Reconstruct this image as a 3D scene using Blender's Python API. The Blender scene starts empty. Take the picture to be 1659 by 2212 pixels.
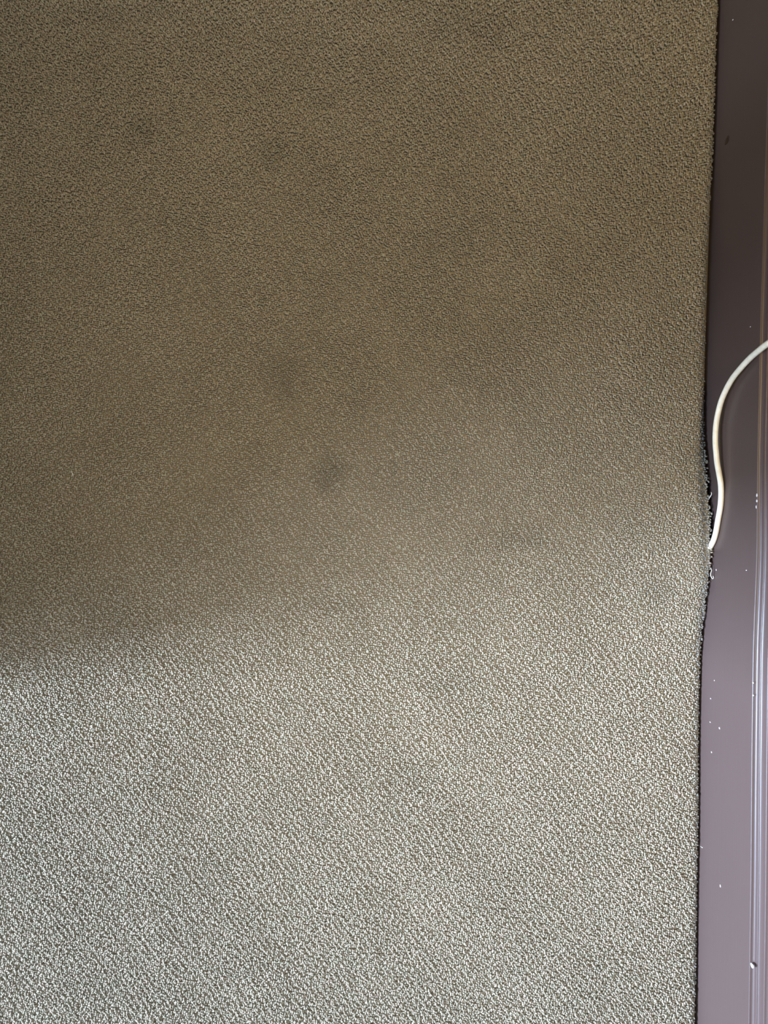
import bpy, bmesh, math
import numpy as np
from mathutils import Vector

C = bpy.context.scene.collection
S = bpy.context.scene
rng = np.random.default_rng(7)

# ------------------------------------------------------------------ camera
D = 0.80                      # camera height above the carpet surface (z = 0)
F = 1598.0                    # focal length in pixels of the 1659 x 2212 frame
cam_d = bpy.data.cameras.new('camera')
cam = bpy.data.objects.new('camera', cam_d)
C.objects.link(cam)
cam_d.sensor_fit = 'VERTICAL'
cam_d.sensor_height = 36.0
cam_d.sensor_width = 36.0
cam_d.lens = 36.0 * F / 2212.0
cam_d.clip_start = 0.01
cam.location = (0, 0, D)
cam.rotation_euler = (0, 0, 0)
S.camera = cam
cam_d.dof.use_dof = True
cam_d.dof.focus_distance = 0.755
cam_d.dof.aperture_fstop = 3.6

# ------------------------------------------------------------------ world, lights, exposure
S.view_settings.view_transform = 'Standard'
S.view_settings.look = 'None'
S.view_settings.gamma = 1.0
S.view_settings.exposure = 0.0
w = bpy.data.worlds.new('world'); S.world = w; w.use_nodes = True
w.node_tree.nodes['Background'].inputs[0].default_value = (0.6, 0.7, 0.85, 1)
w.node_tree.nodes['Background'].inputs[1].default_value = 0.3

def area(name, loc, direction, sx, sy, power, col):
    d = bpy.data.lights.new(name, 'AREA')
    d.shape = 'RECTANGLE'; d.size = sx; d.size_y = sy
    d.energy = power; d.color = col
    o = bpy.data.objects.new(name, d); C.objects.link(o)
    o.location = loc
    o.rotation_euler = Vector(direction).to_track_quat('-Z', 'Y').to_euler()
    return o

JX, JY = -0.587, -0.202       # free end of the unseen partition added to shade the upper half
WX = -4.2                     # wall with the windows
CH = 2.5                      # ceiling height
area('window_daylight', (WX - 0.03, -.73, 1.55), (1, 0, 0), 0.84, .95, 1010, (0.61, 0.80, 1.12))
area('side_fill_light', (WX - 0.03, -1.80, 1.55), (1, 0, 0), 1.10, .95, 225, (0.61, 0.80, 1.12))  # weaker light added to soften the shadow edge
area('low_window_daylight', (WX - 0.03, 1.68, .50), (1, 0, 0), .75, .6, 85, (0.72, 0.86, 1.05))
area('ceiling_lamp_light', (0.12, 0.45, CH - .07), (0, 0, -1), 0.30, 0.30, 8.6, (1.0, 0.79, 0.41))
def down_spot(x, y, power, col, deg):
    sd = bpy.data.lights.new('down_spot_light', 'SPOT'); sd.energy = power; sd.color = col
    sd.spot_size = math.radians(deg); sd.spot_blend = 1.0; sd.shadow_soft_size = 0.03
    so = bpy.data.objects.new('down_spot_light', sd); C.objects.link(so)
    so.location = (x, y, CH - .02)
down_spot(.21, -.34, 104, (0.84, 0.92, 1.0), 25)
down_spot(.19, .30, 74, (1.0, 0.77, 0.40), 42)  # warm spot added to brighten the right of the shaded half

# ------------------------------------------------------------------ helpers
def link(name, me, mat=None, parent=None, smooth=False, **props):
    o = bpy.data.objects.new(name, me); C.objects.link(o)
    if mat: me.materials.append(mat)
    if parent: o.parent = parent
    if smooth:
        me.polygons.foreach_set('use_smooth', np.ones(len(me.polygons), dtype=bool))
    for k, v in props.items(): o[k] = v
    return o

def box_mesh(name, *boxes):
    bm = bmesh.new()
    for (a, b) in boxes:
        r = bmesh.ops.create_cube(bm, size=1)
        for v in r['verts']:
            v.co = Vector([(a[i] + b[i]) / 2 + v.co[i] * (b[i] - a[i]) for i in range(3)])
    me = bpy.data.meshes.new(name); bm.to_mesh(me); bm.free()
    return me

def np_mesh(name, verts, quads):
    me = bpy.data.meshes.new(name)
    me.vertices.add(len(verts)); me.vertices.foreach_set('co', np.ascontiguousarray(verts, dtype=np.float32).ravel())
    n = len(quads); k = quads.shape[1]
    me.loops.add(n * k); me.loops.foreach_set('vertex_index', np.ascontiguousarray(quads, dtype=np.int32).ravel())
    me.polygons.add(n); me.polygons.foreach_set('loop_start', np.arange(n, dtype=np.int32) * k)
    me.update(calc_edges=True)
    return me

class NT:
    def __init__(s, name):
        s.m = bpy.data.materials.new(name); s.m.use_nodes = True
        s.t = s.m.node_tree; s.p = s.t.nodes['Principled BSDF']
    def n(s, kind, **kw):
        nd = s.t.nodes.new(kind)
        for k, v in kw.items(): setattr(nd, k, v)
        return nd
    def l(s, a, b): s.t.links.new(a, b)
    def math(s, op, a, b=None, clamp=False):
        nd = s.n('ShaderNodeMath', operation=op, use_clamp=clamp)
        for i, x in enumerate((a, b)):
            if x is None: continue
            if hasattr(x, 'is_output'): s.l(x, nd.inputs[i])
            else: nd.inputs[i].default_value = x
        return nd.outputs[0]
    def mix(s, fac, a, b, mode='MIX'):
        nd = s.n('ShaderNodeMix', data_type='RGBA', blend_type=mode)
        for i, x in ((0, fac), (6, a), (7, b)):
            if hasattr(x, 'is_output'): s.l(x, nd.inputs[i])
            elif i == 0: nd.inputs[0].default_value = x
            else: nd.inputs[i].default_value = tuple(x) + (1,)
        return nd.outputs[2]
    def noise(s, scale, detail=2, rough=0.5, vec=None):
        nd = s.n('ShaderNodeTexNoise'); nd.inputs['Scale'].default_value = scale
        nd.inputs['Detail'].default_value = detail; nd.inputs['Roughness'].default_value = rough
        if vec is None:
            vec = s.pos()
        s.l(vec, nd.inputs['Vector'])
        return nd
    def pos(s):
        if not hasattr(s, 'g'): s.g = s.n('ShaderNodeNewGeometry')
        return s.g.outputs['Position']
    def ramp(s, x, a, b):
        nd = s.n('ShaderNodeMapRange'); nd.interpolation_type = 'SMOOTHSTEP'
        s.l(x, nd.inputs[0]); nd.inputs[1].default_value = a; nd.inputs[2].default_value = b
        return nd.outputs[0]

def plain(name, col, rough=0.6, bump=0.0, scale=300):
    t = NT(name)
    t.p.inputs['Roughness'].default_value = rough
    nz = t.noise(3, 3)
    t.l(t.mix(nz.outputs[0], [c * 0.94 for c in col], [min(1, c * 1.06) for c in col]), t.p.inputs['Base Color'])
    if bump:
        b = t.n('ShaderNodeBump'); b.inputs['Strength'].default_value = bump; b.inputs['Distance'].default_value = 0.001
        t.l(t.noise(scale, 3).outputs[0], b.inputs['Height']); t.l(b.outputs[0], t.p.inputs['Normal'])
    return t.m

def PX(x, y, z=0.0):          # where a point of the photograph lies at height z
    return ((x - 829.5) / F * (D - z), (1106 - y) / F * (D - z))

def curve_of(pts):            # smooth function through (t, value) samples
    p = np.array(sorted(pts)); t = np.linspace(p[0, 0], p[-1, 0], 900)
    v = np.interp(t, p[:, 0], p[:, 1])
    step = t[1] - t[0]; k = max(3, int(0.07 / step)) | 1
    ker = np.hanning(k + 2)[1:-1]; ker /= ker.sum()
    vp = np.pad(v, k // 2, mode='reflect', reflect_type='odd')
    vs = np.convolve(vp, ker, 'valid')
    return lambda y: np.interp(y, t, vs)

# board face x as a function of world y (slightly bowed board)
BX = curve_of([(-2.6, .303), (-.55, .3405), (-.4737, .3412), (-.3438, .3431), (-.2312, .3440), (-.1273, .3453), (-.0407, .3487),
               (.0459, .3489), (.1758, .3518), (.3057, .3562), (.479, .3620), (.5537, .3648), (1.5, .392), (3.0, .43)])

# carpet edge: (image y, image x of the edge, height of the edge)
ED = [(-100, 1561, 0), (0, 1559, 0), (160, 1556, 0), (240, 1551, 0), (300, 1547, 0), (400, 1540, 0), (460, 1537, 0), (540, 1532, 0),
      (600, 1530, 0), (700, 1528, 0), (800, 1526, 0), (900, 1525, .0), (950, 1526, .002), (980, 1528, .006), (1040, 1532, .012),
      (1080, 1536, .016), (1120, 1539, .020), (1160, 1540, .022), (1200, 1541, .021), (1250, 1537, .017), (1300, 1532, .011), (1360, 1528, .005),
      (1420, 1524, .001), (1500, 1521, 0), (1600, 1518, 0), (1700, 1516, 0), (1800, 1513, 0), (1900, 1511, 0), (2000, 1510, 0),
      (2100, 1508, 0), (2212, 1505, 0), (2350, 1503, 0)]
ex, ey, ez = [], [], []
for (iy, ix, iz) in ED:
    X, Y = PX(ix, iy, iz); ex.append(X); ey.append(Y); ez.append(iz)
o_ = np.argsort(ey); ey = np.array(ey)[o_]; ex = np.array(ex)[o_]; ez = np.array(ez)[o_]
def edge_x(y):
    e = np.interp(y, ey, ex)
    b = BX(y)
    e = np.where(y > ey[-1], b - .002, np.where(y < ey[0], b - .004, e))
    return np.minimum(e, b - 0.0012)
def edge_z(y): return np.interp(y, ey, ez, left=0, right=0)

# ------------------------------------------------------------------ materials
def carpet_material():
    t = NT('carpet_yarn')
    att = t.n('ShaderNodeAttribute'); att.attribute_name = 'yarn'
    sep = t.n('ShaderNodeSeparateColor'); t.l(att.outputs['Color'], sep.inputs[0])
    light, hue, dust_shade = sep.outputs[0], sep.outputs[1], sep.outputs[2]
    base = t.mix(light, (0.285, 0.242, 0.186), (0.48, 0.42, 0.335))
    tint = t.mix(hue, (1.05, 0.965, 0.95), (0.955, 1.02, 0.965))
    col = t.mix(1.0, base, tint, 'MULTIPLY')
    # worn blotches
    bl = t.ramp(t.noise(9, 3, 0.6).outputs[0], 0.3, 0.72)
    col = t.mix(bl, t.mix(1.0, col, (0.90, 0.90, 0.89), 'MULTIPLY'), col)
    # spots and old stains on the pile
    sp = t.n('ShaderNodeSeparateXYZ'); t.l(t.pos(), sp.inputs[0])
    wob = t.noise(28, 2)
    for (ix, iy, rx, ry, s) in [(708, 1025, 60, 70, .26), (612, 815, 65, 80, .14), (310, 275, 65, 60, .16), (930, 510, 120, 60, .10),
                               (1000, 50, 150, 60, .10), (1140, 1165, 110, 50, .15), (700, 1310, 120, 40, .10), (960, 1480, 90, 50, .10),
                               (860, 1700, 160, 120, .06), (590, 330, 60, 60, .14), (700, 210, 60, 50, .12), (1410, 1270, 60, 60, .12),
                               (250, 30, 160, 40, .08), (1150, 1700, 100, 60, .05)]:
        X, Y = PX(ix, iy)
        dx = t.math('DIVIDE', t.math('SUBTRACT', sp.outputs[0], X), rx * D / F)
        dy = t.math('DIVIDE', t.math('SUBTRACT', sp.outputs[1], Y), ry * D / F)
        r = t.math('SQRT', t.math('ADD', t.math('MULTIPLY', dx, dx), t.math('MULTIPLY', dy, dy)))
        r = t.math('ADD', r, t.math('MULTIPLY', t.math('SUBTRACT', wob.outputs[0], 0.5), 0.9))
        m = t.math('MULTIPLY', t.math('SUBTRACT', 1.0, t.ramp(r, 0.1, 1.0)), s * 1.3)
        col = t.mix(m, col, (0.09, 0.085, 0.06))
    # grey dust plus painted shade along the edge by the skirting
    col = t.mix(dust_shade, col, (0.075, 0.083, 0.10))
    # fine fibre grain
    gr = t.noise(2600, 2, 0.6)
    col = t.mix(gr.outputs[0], t.mix(1.0, col, (0.78, 0.78, 0.77), 'MULTIPLY'), t.mix(1.0, col, (1.2, 1.2, 1.2), 'MULTIPLY'))
    t.l(col, t.p.inputs['Base Color'])
    t.p.inputs['Roughness'].default_value = 0.75
    t.p.inputs['Specular IOR Level'].default_value = 0.35
    b = t.n('ShaderNodeBump'); b.inputs['Strength'].default_value = 0.6; b.inputs['Distance'].default_value = 0.0005
    t.l(t.noise(1500, 3, 0.7).outputs[0], b.inputs['Height']); t.l(b.outputs[0], t.p.inputs['Normal'])
    return t.m

def paint_material():
    t = NT('skirting_paint')
    nz = t.noise(5, 4)
    t.l(t.mix(nz.outputs[0], (0.076, 0.049, 0.043), (0.083, 0.0545, 0.0475)), t.p.inputs['Base Color'])
    t.p.inputs['Roughness'].default_value = 0.34
    t.p.inputs['Specular IOR Level'].default_value = 0.38
    # brush marks run along the board
    mp = t.n('ShaderNodeMapping'); t.l(t.pos(), mp.inputs[0]); mp.inputs['Scale'].default_value = (1, 0.012, 1)
    nb = t.noise(900, 3, 0.6, mp.outputs[0])
    b = t.n('ShaderNodeBump'); b.inputs['Strength'].default_value = 0.18; b.inputs['Distance'].default_value = 0.00025
    t.l(nb.outputs[0], b.inputs['Height']); t.l(b.outputs[0], t.p.inputs['Normal'])
    return t.m

M_carpet = carpet_material()
M_paint = paint_material()
M_wall = plain('wall_paint', (0.14, 0.13, 0.11), 0.7, 0.4, 220)
M_ceil = plain('ceiling_paint', (0.28, 0.26, 0.22), 0.8, 0.2, 150)
M_back = plain('underlay', (0.12, 0.095, 0.07), 0.9, 0.6, 700)
M_part = plain('added_partition_paint', (0.06, 0.048, 0.036), 0.7, 0.4, 220)
M_white = plain('white_gloss_paint', (0.75, 0.74, 0.70), 0.35)

# ------------------------------------------------------------------ room
YB, YF = -2.6, 3.1
XR = 0.50
link('floor', box_mesh('floor', ((WX - .1, YB - .1, -.12), (XR + .1, YF + .1, -.011))), M_back, kind='structure')
link('ceiling', box_mesh('ceiling', ((WX - .1, YB - .1, CH), (XR + .1, YF + .1, CH + .1))), M_ceil, kind='structure')

def sweep_y(name, prof, ys, back):
    """prof: list of (setback from the board face, z); closed at the back"""
    P = np.array(prof); n = len(P)
    V = []
    for y in ys:
        x0 = BX(y)
        V.append(np.stack([x0 + P[:, 0], np.full(n, y), P[:, 1]], 1))
    V = np.concatenate(V)
    Q = []
    for i in range(len(ys) - 1):
        for j in range(n - 1):
            a = i * n + j
            Q.append((a, a + n, a + n + 1, a + 1))
    return np_mesh(name, V, np.array(Q))

def arc(cx, cz, r, a0, a1, n=7):
    return [(cx + r * math.cos(math.radians(a0 + (a1 - a0) * i / n)), cz + r * math.sin(math.radians(a0 + (a1 - a0) * i / n))) for i in range(n + 1)]

prof = [(0.02, -0.011), (0.0, -0.011), (0.0, 0.1068)]
prof += arc(0.0011, 0.1069, 0.0011, 180, 90, 5)[1:]              # eased edge of the flat
prof += [(0.0020, 0.1079), (0.0032, 0.1084), (0.0040, 0.1096)]       # shallow cove
prof += [(0.0044, 0.1118)]
prof += arc(0.0054, 0.1120, 0.0010, 180, 80, 5)                      # bead
prof += [(0.0062, 0.1136), (0.0068, 0.1166), (0.0072, 0.1196)]
prof += arc(0.0082, 0.1200, 0.0010, 180, 80, 5)
prof += [(0.0100, 0.1215), (0.0125, 0.1245), (0.0135, 0.1290)]
prof += arc(0.0150, 0.1295, 0.0015, 180, 90, 4)
prof += [(0.0185, 0.1310), (0.0185, 0.110)]
ys = np.concatenate([np.linspace(YB, -.7, 14), np.linspace(-.66, .66, 240), np.linspace(.7, YF, 26)])
board = link('baseboard_right', sweep_y('baseboard_right', prof, ys, 0), M_paint, kind='structure')
board.data.polygons.foreach_set('use_smooth', np.ones(len(board.data.polygons), dtype=bool))
try:
    board.data.set_sharp_from_angle(angle=math.radians(40))
except Exception:
    pass

# wall behind the board follows the same bow
wp = [(0.0185, -0.011), (0.0185, CH), (0.10, CH), (0.10, -0.011)]
link('wall_right', sweep_y('wall_right', wp, ys, 0), M_wall, kind='structure')

link('wall_front', box_mesh('wall_front', ((WX - .1, YB - .1, -.011), (XR + .1, YB, CH))), M_wall, kind='structure')
link('wall_back', box_mesh('wall_back', ((WX - .1, YF, -.011), (XR + .1, YF + .1, CH))), M_wall, kind='structure')
# outer wall with its windows
W1 = (-1.15, -.31, 1.07, 2.03)
W0 = (-2.35, -1.25, 1.07, 2.03)  # opening added for the side fill light
W2 = (1.30, 2.06, .20, .80)
def L(y0, y1, z0, z1): return ((WX - .1, y0, z0), (WX, y1, z1))
link('wall_left', box_mesh('wall_left', L(YB, W0[0], -.011, CH), L(W0[1], W1[0], -.011, CH), L(W0[0], W0[1], -.011, W0[2]), L(W0[0], W0[1], W0[3], CH), L(W1[1], W2[0], -.011, CH), L(W2[1], YF, -.011, CH),
     L(W1[0], W1[1], -.011, W1[2]), L(W1[0], W1[1], W1[3], CH), L(W2[0], W2[1], -.011, W2[2]), L(W2[0], W2[1], W2[3], CH)), M_wall, kind='structure')
f = .035
for i, (a, b, c, d) in enumerate((W1, W2, W0)):  # the last frame belongs to the added side opening
    A = WX - .09; B = WX - .04
    link('window_%d' % (i + 1), box_mesh('window_frame', ((A, a, c), (B, a + f, d)), ((A, b - f, c), (B, b, d)),
         ((A, a + f, c), (B, b - f, c + f)), ((A, a + f, d - f), (B, b - f, d))), M_white, kind='structure')
# unseen partition added to shade the far carpet, doorway shaped to admit low light
DY0, DY1 = .62, 1.75
link('added_partition', box_mesh('added_partition', ((JX - .12, JY, -.011), (JX, DY0, CH)), ((JX - .12, DY1, -.011), (JX, YF, CH)),
     ((JX - .12, DY0, 2.05), (JX, DY1, CH))), M_part, kind='structure')

# ------------------------------------------------------------------ carpet pile
def tufts(x0, x1, y0, y1, pitch, rings, sides, hole=None):
    a1, a2 = math.radians(-9), math.radians(-9 + 90)
    u = np.array([math.cos(a1), math.sin(a1)]) * pitch; v = np.array([math.cos(a2), math.sin(a2)]) * pitch
    R = int(max(x1 - x0, y1 - y0) / pitch * 1.1)
    i, j = np.meshgrid(np.arange(-R, R), np.arange(-R, R))
    i = i.ravel(); j = j.ravel()
    P = np.array([(x0 + x1) / 2, (y0 + y1) / 2]) + np.outer(i, u) + np.outer(j, v)
    P += rng.normal(0, pitch * .20, P.shape)
    S_ = (i % 2 == j % 2) * 2.0 - 1
    tw = np.where((i // 2 + j // 2) % 2 == 0, 1.0, -1.0)
    # slow wander of the rows
    P[:, 0] += .0016 * np.sin(P[:, 1] * 37 + 1.3) + .001 * np.sin(P[:, 0] * 61)
    P[:, 1] += .0016 * np.sin(P[:, 0] * 29 + .4)
    X, Y = P[:, 0], P[:, 1]
    e = edge_x(Y)
    rag = np.interp(Y, [-.1, -.07, .06, .09], [0, 1, 1, 0]) * rng.normal(0, .0008, len(Y))
    keep = (X > x0) & (X < np.minimum(x1, e - .0009 + rag)) & (Y > y0) & (Y < y1)
    if hole:
        keep &= ~((X > hole[0]) & (Y > hole[1]) & (Y < hole[2]))
    S_ = S_[keep]; tw = tw[keep]
    P = P[keep]; X, Y = P[:, 0], P[:, 1]; n = len(P)
    e = edge_x(Y); d = e - X
    # lift of the carpet towards the skirting where it is pushed up
    lift = edge_z(Y) * np.clip(1 - d / .12, 0, 1) ** 1.5
    lift -= .0030 * np.clip(1 - d / .008, 0, 1) ** 2 * np.clip(1 - edge_z(Y) / .006, 0, 1)
    groove = np.interp(Y, [-.07, -.04, .06, .085], [0, 1, 1, 0]) * np.exp(-((d - .0062) / .0022) ** 2) * .0018
    zt = rng.normal(0, .00030, n) + tw * .00045 + lift - groove + .0004 * np.sin(X * 40) * np.sin(Y * 33)
    ang = np.where(tw > 0, math.radians(-50), math.radians(25)) + rng.normal(0, .38, n)
    L = pitch * rng.uniform(.50, 1.10, n)
    rad = pitch * rng.uniform(.30, .46, n)
    dx, dy = np.cos(ang), np.sin(ang)
    k = rings
    s = np.linspace(-.5, .5, k)
    drop = np.array([1.0] * k) * 0
    hgt = -np.abs(s * 2) ** 2.2                      # arch
    bend = rng.normal(0, .25, n)
    V = np.empty((n, k, sides, 3), np.float32)
    for a in range(k):
        rr = rad * (1.0 - .35 * abs(s[a] * 2) ** 2)
        cx = X + dx * L * s[a] - dy * L * bend * (s[a] ** 2) * 2
        cy = Y + dy * L * s[a] + dx * L * bend * (s[a] ** 2) * 2
        cz = zt - rad + hgt[a] * pitch * .75 * (1 + .3 * rng.normal(0, 1, n))
        # tangent in the vertical plane
        slope = -2.2 * np.sign(s[a]) * abs(s[a] * 2) ** 1.2 * 2 * pitch * .75 / L
        tl = np.sqrt(1 + slope ** 2)
        nx, nz = -slope / tl, 1 / tl                 # ring "up" axis
        for b in range(sides):
            th = 2 * math.pi * b / sides
            c_, s_ = math.cos(th), math.sin(th)
            V[:, a, b, 0] = cx + rr * (c_ * (-dy) + s_ * nx * dx)
            V[:, a, b, 1] = cy + rr * (c_ * dx + s_ * nx * dy)
            V[:, a, b, 2] = cz + rr * s_ * nz
    V += rng.normal(0, pitch * .055, V.shape).astype(np.float32)
    base = (np.arange(n) * k * sides)[:, None, None, None]
    q = np.array([[[a * sides + b, a * sides + (b + 1) % sides, (a + 1) * sides + (b + 1) % sides, (a + 1) * sides + b]
                   for b in range(sides)] for a in range(k - 1)])
    Q = (base + q[None]).reshape(-1, 4)
    col = np.empty((n, 4), np.float32)
    col[:, 0] = np.clip(rng.normal(.50, .22, n) + .15 * tw, 0, 1)
    col[:, 1] = rng.uniform(0, 1, n)
    # band of dust and painted shade, wider round the frayed stretch
    bw = np.interp(Y, [-.3, -.05, .04, .1, .5], [.0048, .0075, .0085, .0058, .0045])
    band = np.exp(-(np.clip(d - .0005, 0, 1) / bw) ** 2)
    fr = np.interp(Y, [-.07, -.04, .06, .085], [0, 1, 1, 0])          # fringe itself is clean
    band = band * (1 - fr) + fr * np.exp(-((d - .0066) / .0042) ** 2)
    amt = np.interp(Y, [-.6, -.25, -.1, .1, .5], [.72, .68, .66, .90, .60])
    col[:, 2] = np.clip(band * amt * rng.uniform(.7, 1.15, n), 0, 1)
    col[:, 3] = 1
    return V.reshape(-1, 3), Q, np.repeat(col, k * sides, axis=0)

CX0, CX1, CY0, CY1 = -.46, .40, -.60, .60
Va, Qa, Ca = tufts(CX0, CX1, CY0, CY1, .00228, 4, 6)
Vb, Qb, Cb = tufts(JX, .60, -.95, .95, .0036, 3, 4, hole=(CX0, CY0, CY1))
V = np.concatenate([Va, Vb]); Q = np.concatenate([Qa, Qb + len(Va)]); Cc = np.concatenate([Ca, Cb])
# woven backing the tufts stand in, carried out to the walls
def backing():
    xs_f = np.linspace(0, 1, 60); gy = np.concatenate([np.linspace(YB, -.66, 12), np.linspace(-.64, .64, 220), np.linspace(.68, YF, 20)])
    P = []
    for y in gy:
        e = float(edge_x(np.array(y))) - .0012
        xs = WX + (e - WX) * (1 - (1 - xs_f) ** 2.5)
        lz = float(edge_z(np.array(y))) * np.clip(1 - (e - xs) / .12, 0, 1) ** 1.5
        P.append(np.stack([xs, np.full_like(xs, y), lz - .0042], 1))
        P[-1][-1, 2] -= .004; 
    m = 60; P = np.concatenate(P); q = []
    for i in range(len(gy) - 1):
        for j in range(m - 1):
            a = i * m + j; q.append((a, a + 1, a + m + 1, a + m))
    return P, np.array(q)
Pb, qb = backing()
Q = np.concatenate([Q, qb + len(V)]); V = np.concatenate([V, Pb])
cb = np.tile(np.array([[.25, .5, 0, 1]], np.float32), (len(Pb), 1)); Cc = np.concatenate([Cc, cb])
me = np_mesh('carpet', V, Q)
att = me.color_attributes.new('yarn', 'FLOAT_COLOR', 'POINT')
att.data.foreach_set('color', Cc.astype(np.float32).ravel())
carpet = link('carpet', me, M_carpet, smooth=True, kind='stuff', category='carpet',
              label='beige short-pile fitted carpet with faint dark stains and a frayed dusty edge')

# ------------------------------------------------------------------ tubes
def tube(name, pts, rads, sides=12, cap=True):
    pts = [Vector(p) for p in pts]; n = len(pts)
    bm = bmesh.new(); rings = []
    up = Vector((0, 0, 1)); prev = None
    for i, p in enumerate(pts):
        tan = (pts[min(n - 1, i + 1)] - pts[max(0, i - 1)]).normalized()
        if prev is None:
            a = tan.cross(up if abs(tan.z) < .9 else Vector((1, 0, 0))).normalized()
        else:
            a = (prev - tan * prev.dot(tan)).normalized()
        prev = a; b = tan.cross(a)
        r = rads[i] if hasattr(rads, '__len__') else rads
        rings.append([bm.verts.new(p + (a * math.cos(2 * math.pi * k / sides) + b * math.sin(2 * math.pi * k / sides)) * r) for k in range(sides)])
    for i in range(n - 1):
        for k in range(sides):
            bm.faces.new((rings[i][k], rings[i][(k + 1) % sides], rings[i + 1][(k + 1) % sides], rings[i + 1][k]))
    if cap:
        bm.faces.new(rings[0][::-1]); bm.faces.new(rings[-1])
    me = bpy.data.meshes.new(name); bm.to_mesh(me); bm.free()
    return me

def catmull(P, m=10):
    P = [Vector(p) for p in P]; P = [P[0] * 2 - P[1]] + P + [P[-1] * 2 - P[-2]]
    out = []
    for i in range(1, len(P) - 2):
        a, b, c, d = P[i - 1:i + 3]
        for k in range(m):
            t = k / m
            out.append(.5 * ((2 * b) + (c - a) * t + (2 * a - 5 * b + 4 * c - d) * t * t + (3 * b - 3 * c + d - a) * t ** 3))
    out.append(P[-2])
    return out

# cable: (image x, image y, gap between the cable axis and the board face)
CR = .00275
cab = [(1659, 742, .0066), (1639.3, 757, 0.0076), (1621.7, 771.9, 0.0072), (1601.4, 793.6, 0.0072), (1583.7, 815.3, 0.0072), (1570.2, 838.3, 0.0072),
       (1559.3, 862.7, 0.0074), (1552.6, 885.8, 0.0076), (1547.8, 910, 0.0078), (1545.6, 933, 0.0080), (1545.3, 957, 0.0080),
       (1546.9, 977, 0.0076), (1548.9, 998.8, 0.0070), (1553, 1022, 0.0062), (1556.6, 1044, 0.0054), (1557.8, 1067.5, .0032), (1555.9, 1094.7, .0030),
       (1551.3, 1121.8, .0030)]
pts = []
for (ix, iy, g) in cab:
    z = .05
    for _ in range(12):
        Y = (1106 - iy) / F * (D - z)
        X = float(BX(Y)) - max(.003, g - .0010)
        z = D - X * F / (ix - 829.5)
    pts.append((X, Y, z))
# runs on upwards out of the frame, over the moulding and along the wall
p0 = Vector(pts[0])
ext = [p0 + Vector((.03, .05, .62)), p0 + Vector((.03, .048, .45)), p0 + Vector((.03, .044, .28)), p0 + Vector((.025, .034, .16)), p0 + Vector((.020, .022, .085)), p0 + Vector((.0125, .012, .045)), p0 + Vector((.0045, .004, .018))]
ext = [Vector((min(e.x, float(BX(e.y)) + .0185 - CR - .0006), e.y, e.z)) for e in ext]
ext[0].x += .03                                                     # the far end goes into the wall
print('CABLE', pts[0], pts[-1], [tuple(e) for e in ext])
pl = Vector(pts[-1])
tail = [Vector((.3457, -.0215, .0292)), Vector((.3456, -.0315, .0225)), Vector((.3454, -.041, .011)), Vector((.3446, -.049, -.002))]
path = catmull([tuple(e) for e in ext] + pts + [tuple(e) for e in tail], 8)
def cable_material():
    t = NT('cable_sheath')
    nz = t.ramp(t.noise(160, 4, 0.7).outputs[0], .35, .62)
    t.l(t.mix(nz, (0.80, 0.71, 0.55), (0.87, 0.79, 0.63)), t.p.inputs['Base Color'])
    t.p.inputs['Roughness'].default_value = .42
    t.p.inputs['Subsurface Weight'].default_value = 0.0
    return t.m
cable = link('cable', tube('cable', path, CR, 20), cable_material(), smooth=True, category='cable',
             label='thin cream-white round cable curving down the mauve skirting board into the carpet edge')

# ------------------------------------------------------------------ marks on the board
M_speck = plain('pale_paint_speck', (.62, .60, .62), .5)
M_brown = plain('brown_splash', (.030, .017, .012), .3)
def blob(name, ix, iy, z, rx, ry, mat, on_top=None, label=None, seed=0, h=.0003):
    """a flattened drop stuck to the board face, at image point ix, iy (found along the view ray)"""
    for _ in range(14):
        Y = (1106 - iy) / F * (D - z); X = float(BX(Y)) + (on_top or 0)
        z = D - X * F / (ix - 829.5)
    bm = bmesh.new(); bmesh.ops.create_icosphere(bm, subdivisions=3, radius=1)
    r = np.random.default_rng(seed)
    ph = r.uniform(0, 6, 4)
    for v in bm.verts:
        th = math.atan2(v.co.z, v.co.y)
        k = 1 + .12 * math.sin(2 * th + ph[0]) + .08 * math.sin(3 * th + ph[1])
        v.co = Vector((v.co.x * h, v.co.y * ry * k, v.co.z * rx * k))
    me = bpy.data.meshes.new(name); bm.to_mesh(me); bm.free()
    o = link(name, me, mat, board, smooth=True); o.location = (X, Y, z)
    o.rotation_euler = (0, 0, -math.atan(float(BX(Y + .01) - BX(Y - .01)) / .02))
    if label: o['label'] = label
    return o
px = D / F
blob('brown_mark', 1571, 303, .03, 6 * px * 1.9, 7.2 * px, M_brown, label='small dark brown spot', seed=3, h=.0006)
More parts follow.
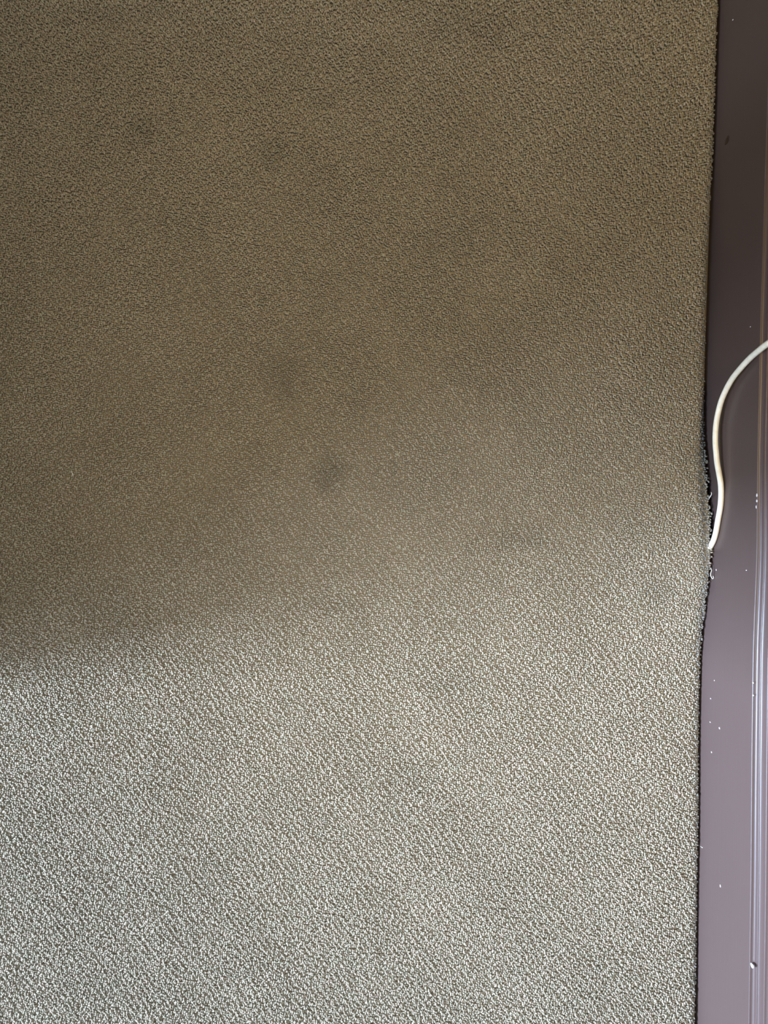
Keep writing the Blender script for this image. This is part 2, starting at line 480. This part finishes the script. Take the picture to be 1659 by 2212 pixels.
for i, (ix, iy, a, b) in enumerate([(1535, 1509, 1.2, 1.2), (1534, 1560, 1.2, 1.2), (1554, 1573, 1.4, 1.8), (1537, 1625, 1.0, 1.8),
                                    (1556, 1914, 1.2, 2.4), (1612, 1232, 1.3, .8), (1547, 1231, .8, 1.8), (1583, 43, 1.0, 1.6),
                                    (1543, 1470, .6, 1.4), (1621, 706, .9, .9)]):
    blob('paint_speck', ix, iy, .03, a * px * 1.9, b * px, M_speck, seed=20 + i)
blob('paint_drip', 1624.5, 2086, .1, 5 * px, 4.4 * px, M_speck, on_top=.0006, label='pale paint drip on the moulding edge', seed=5, h=.0005)
for i, (ix, iy) in enumerate([(1627, 1475), (1627.2, 1502), (1635, 1082), (1634, 1095), (1635, 1070)]):
    blob('paint_bead', ix, iy, .1, 1.5 * px, (1.8, 1.6, 3, 4, 3)[i] * px, M_speck, on_top=.0003, seed=40 + i, h=.0006)

# ------------------------------------------------------------------ loose threads
M_thread = plain('pale_fibre', (.78, .74, .66), .6)
def thread(spec, r, label, m=8):
    P = []
    for (ix, iy, z) in spec:
        X, Y = PX(ix, iy, z); P.append((X, Y, z))
    path = catmull(P, m); n = len(path)
    rr = [r * (1 - .6 * abs(2 * i / (n - 1) - 1) ** 3) for i in range(n)]
    link('loose_thread', tube('loose_thread', path, rr, 6), M_thread, smooth=True, category='thread', label=label, group='loose threads')
thread([(154, 1016, .0002), (155, 1020, .0008), (157, 1024, .0007), (158.5, 1028, .0002)], .0004,
       'short white thread lying alone on the dark left side of the carpet')
thread([(1531, 1079, .017), (1533, 1074, .020), (1536, 1070, .023), (1537, 1066, .025), (1536, 1063, .026)], .00042,
       'pale frayed thread sticking up from the carpet edge beside the cable')
thread([(1535, 1226, .021), (1537, 1232, .023), (1535.5, 1238, .023), (1535.5, 1244, .022), (1539, 1250, .022), (1541.5, 1248, .022), (1540, 1244, .022)], .00042,
       'curled pale thread at the carpet edge just below where the cable disappears')
thread([(1513, 1828, .001), (1517, 1831, .0035), (1519.5, 1830, .004), (1519, 1834, .003)], .0003,
       'tiny pale thread bridging the gap to the skirting near the bottom of the photo')
print('TUFT VERTS', len(V))
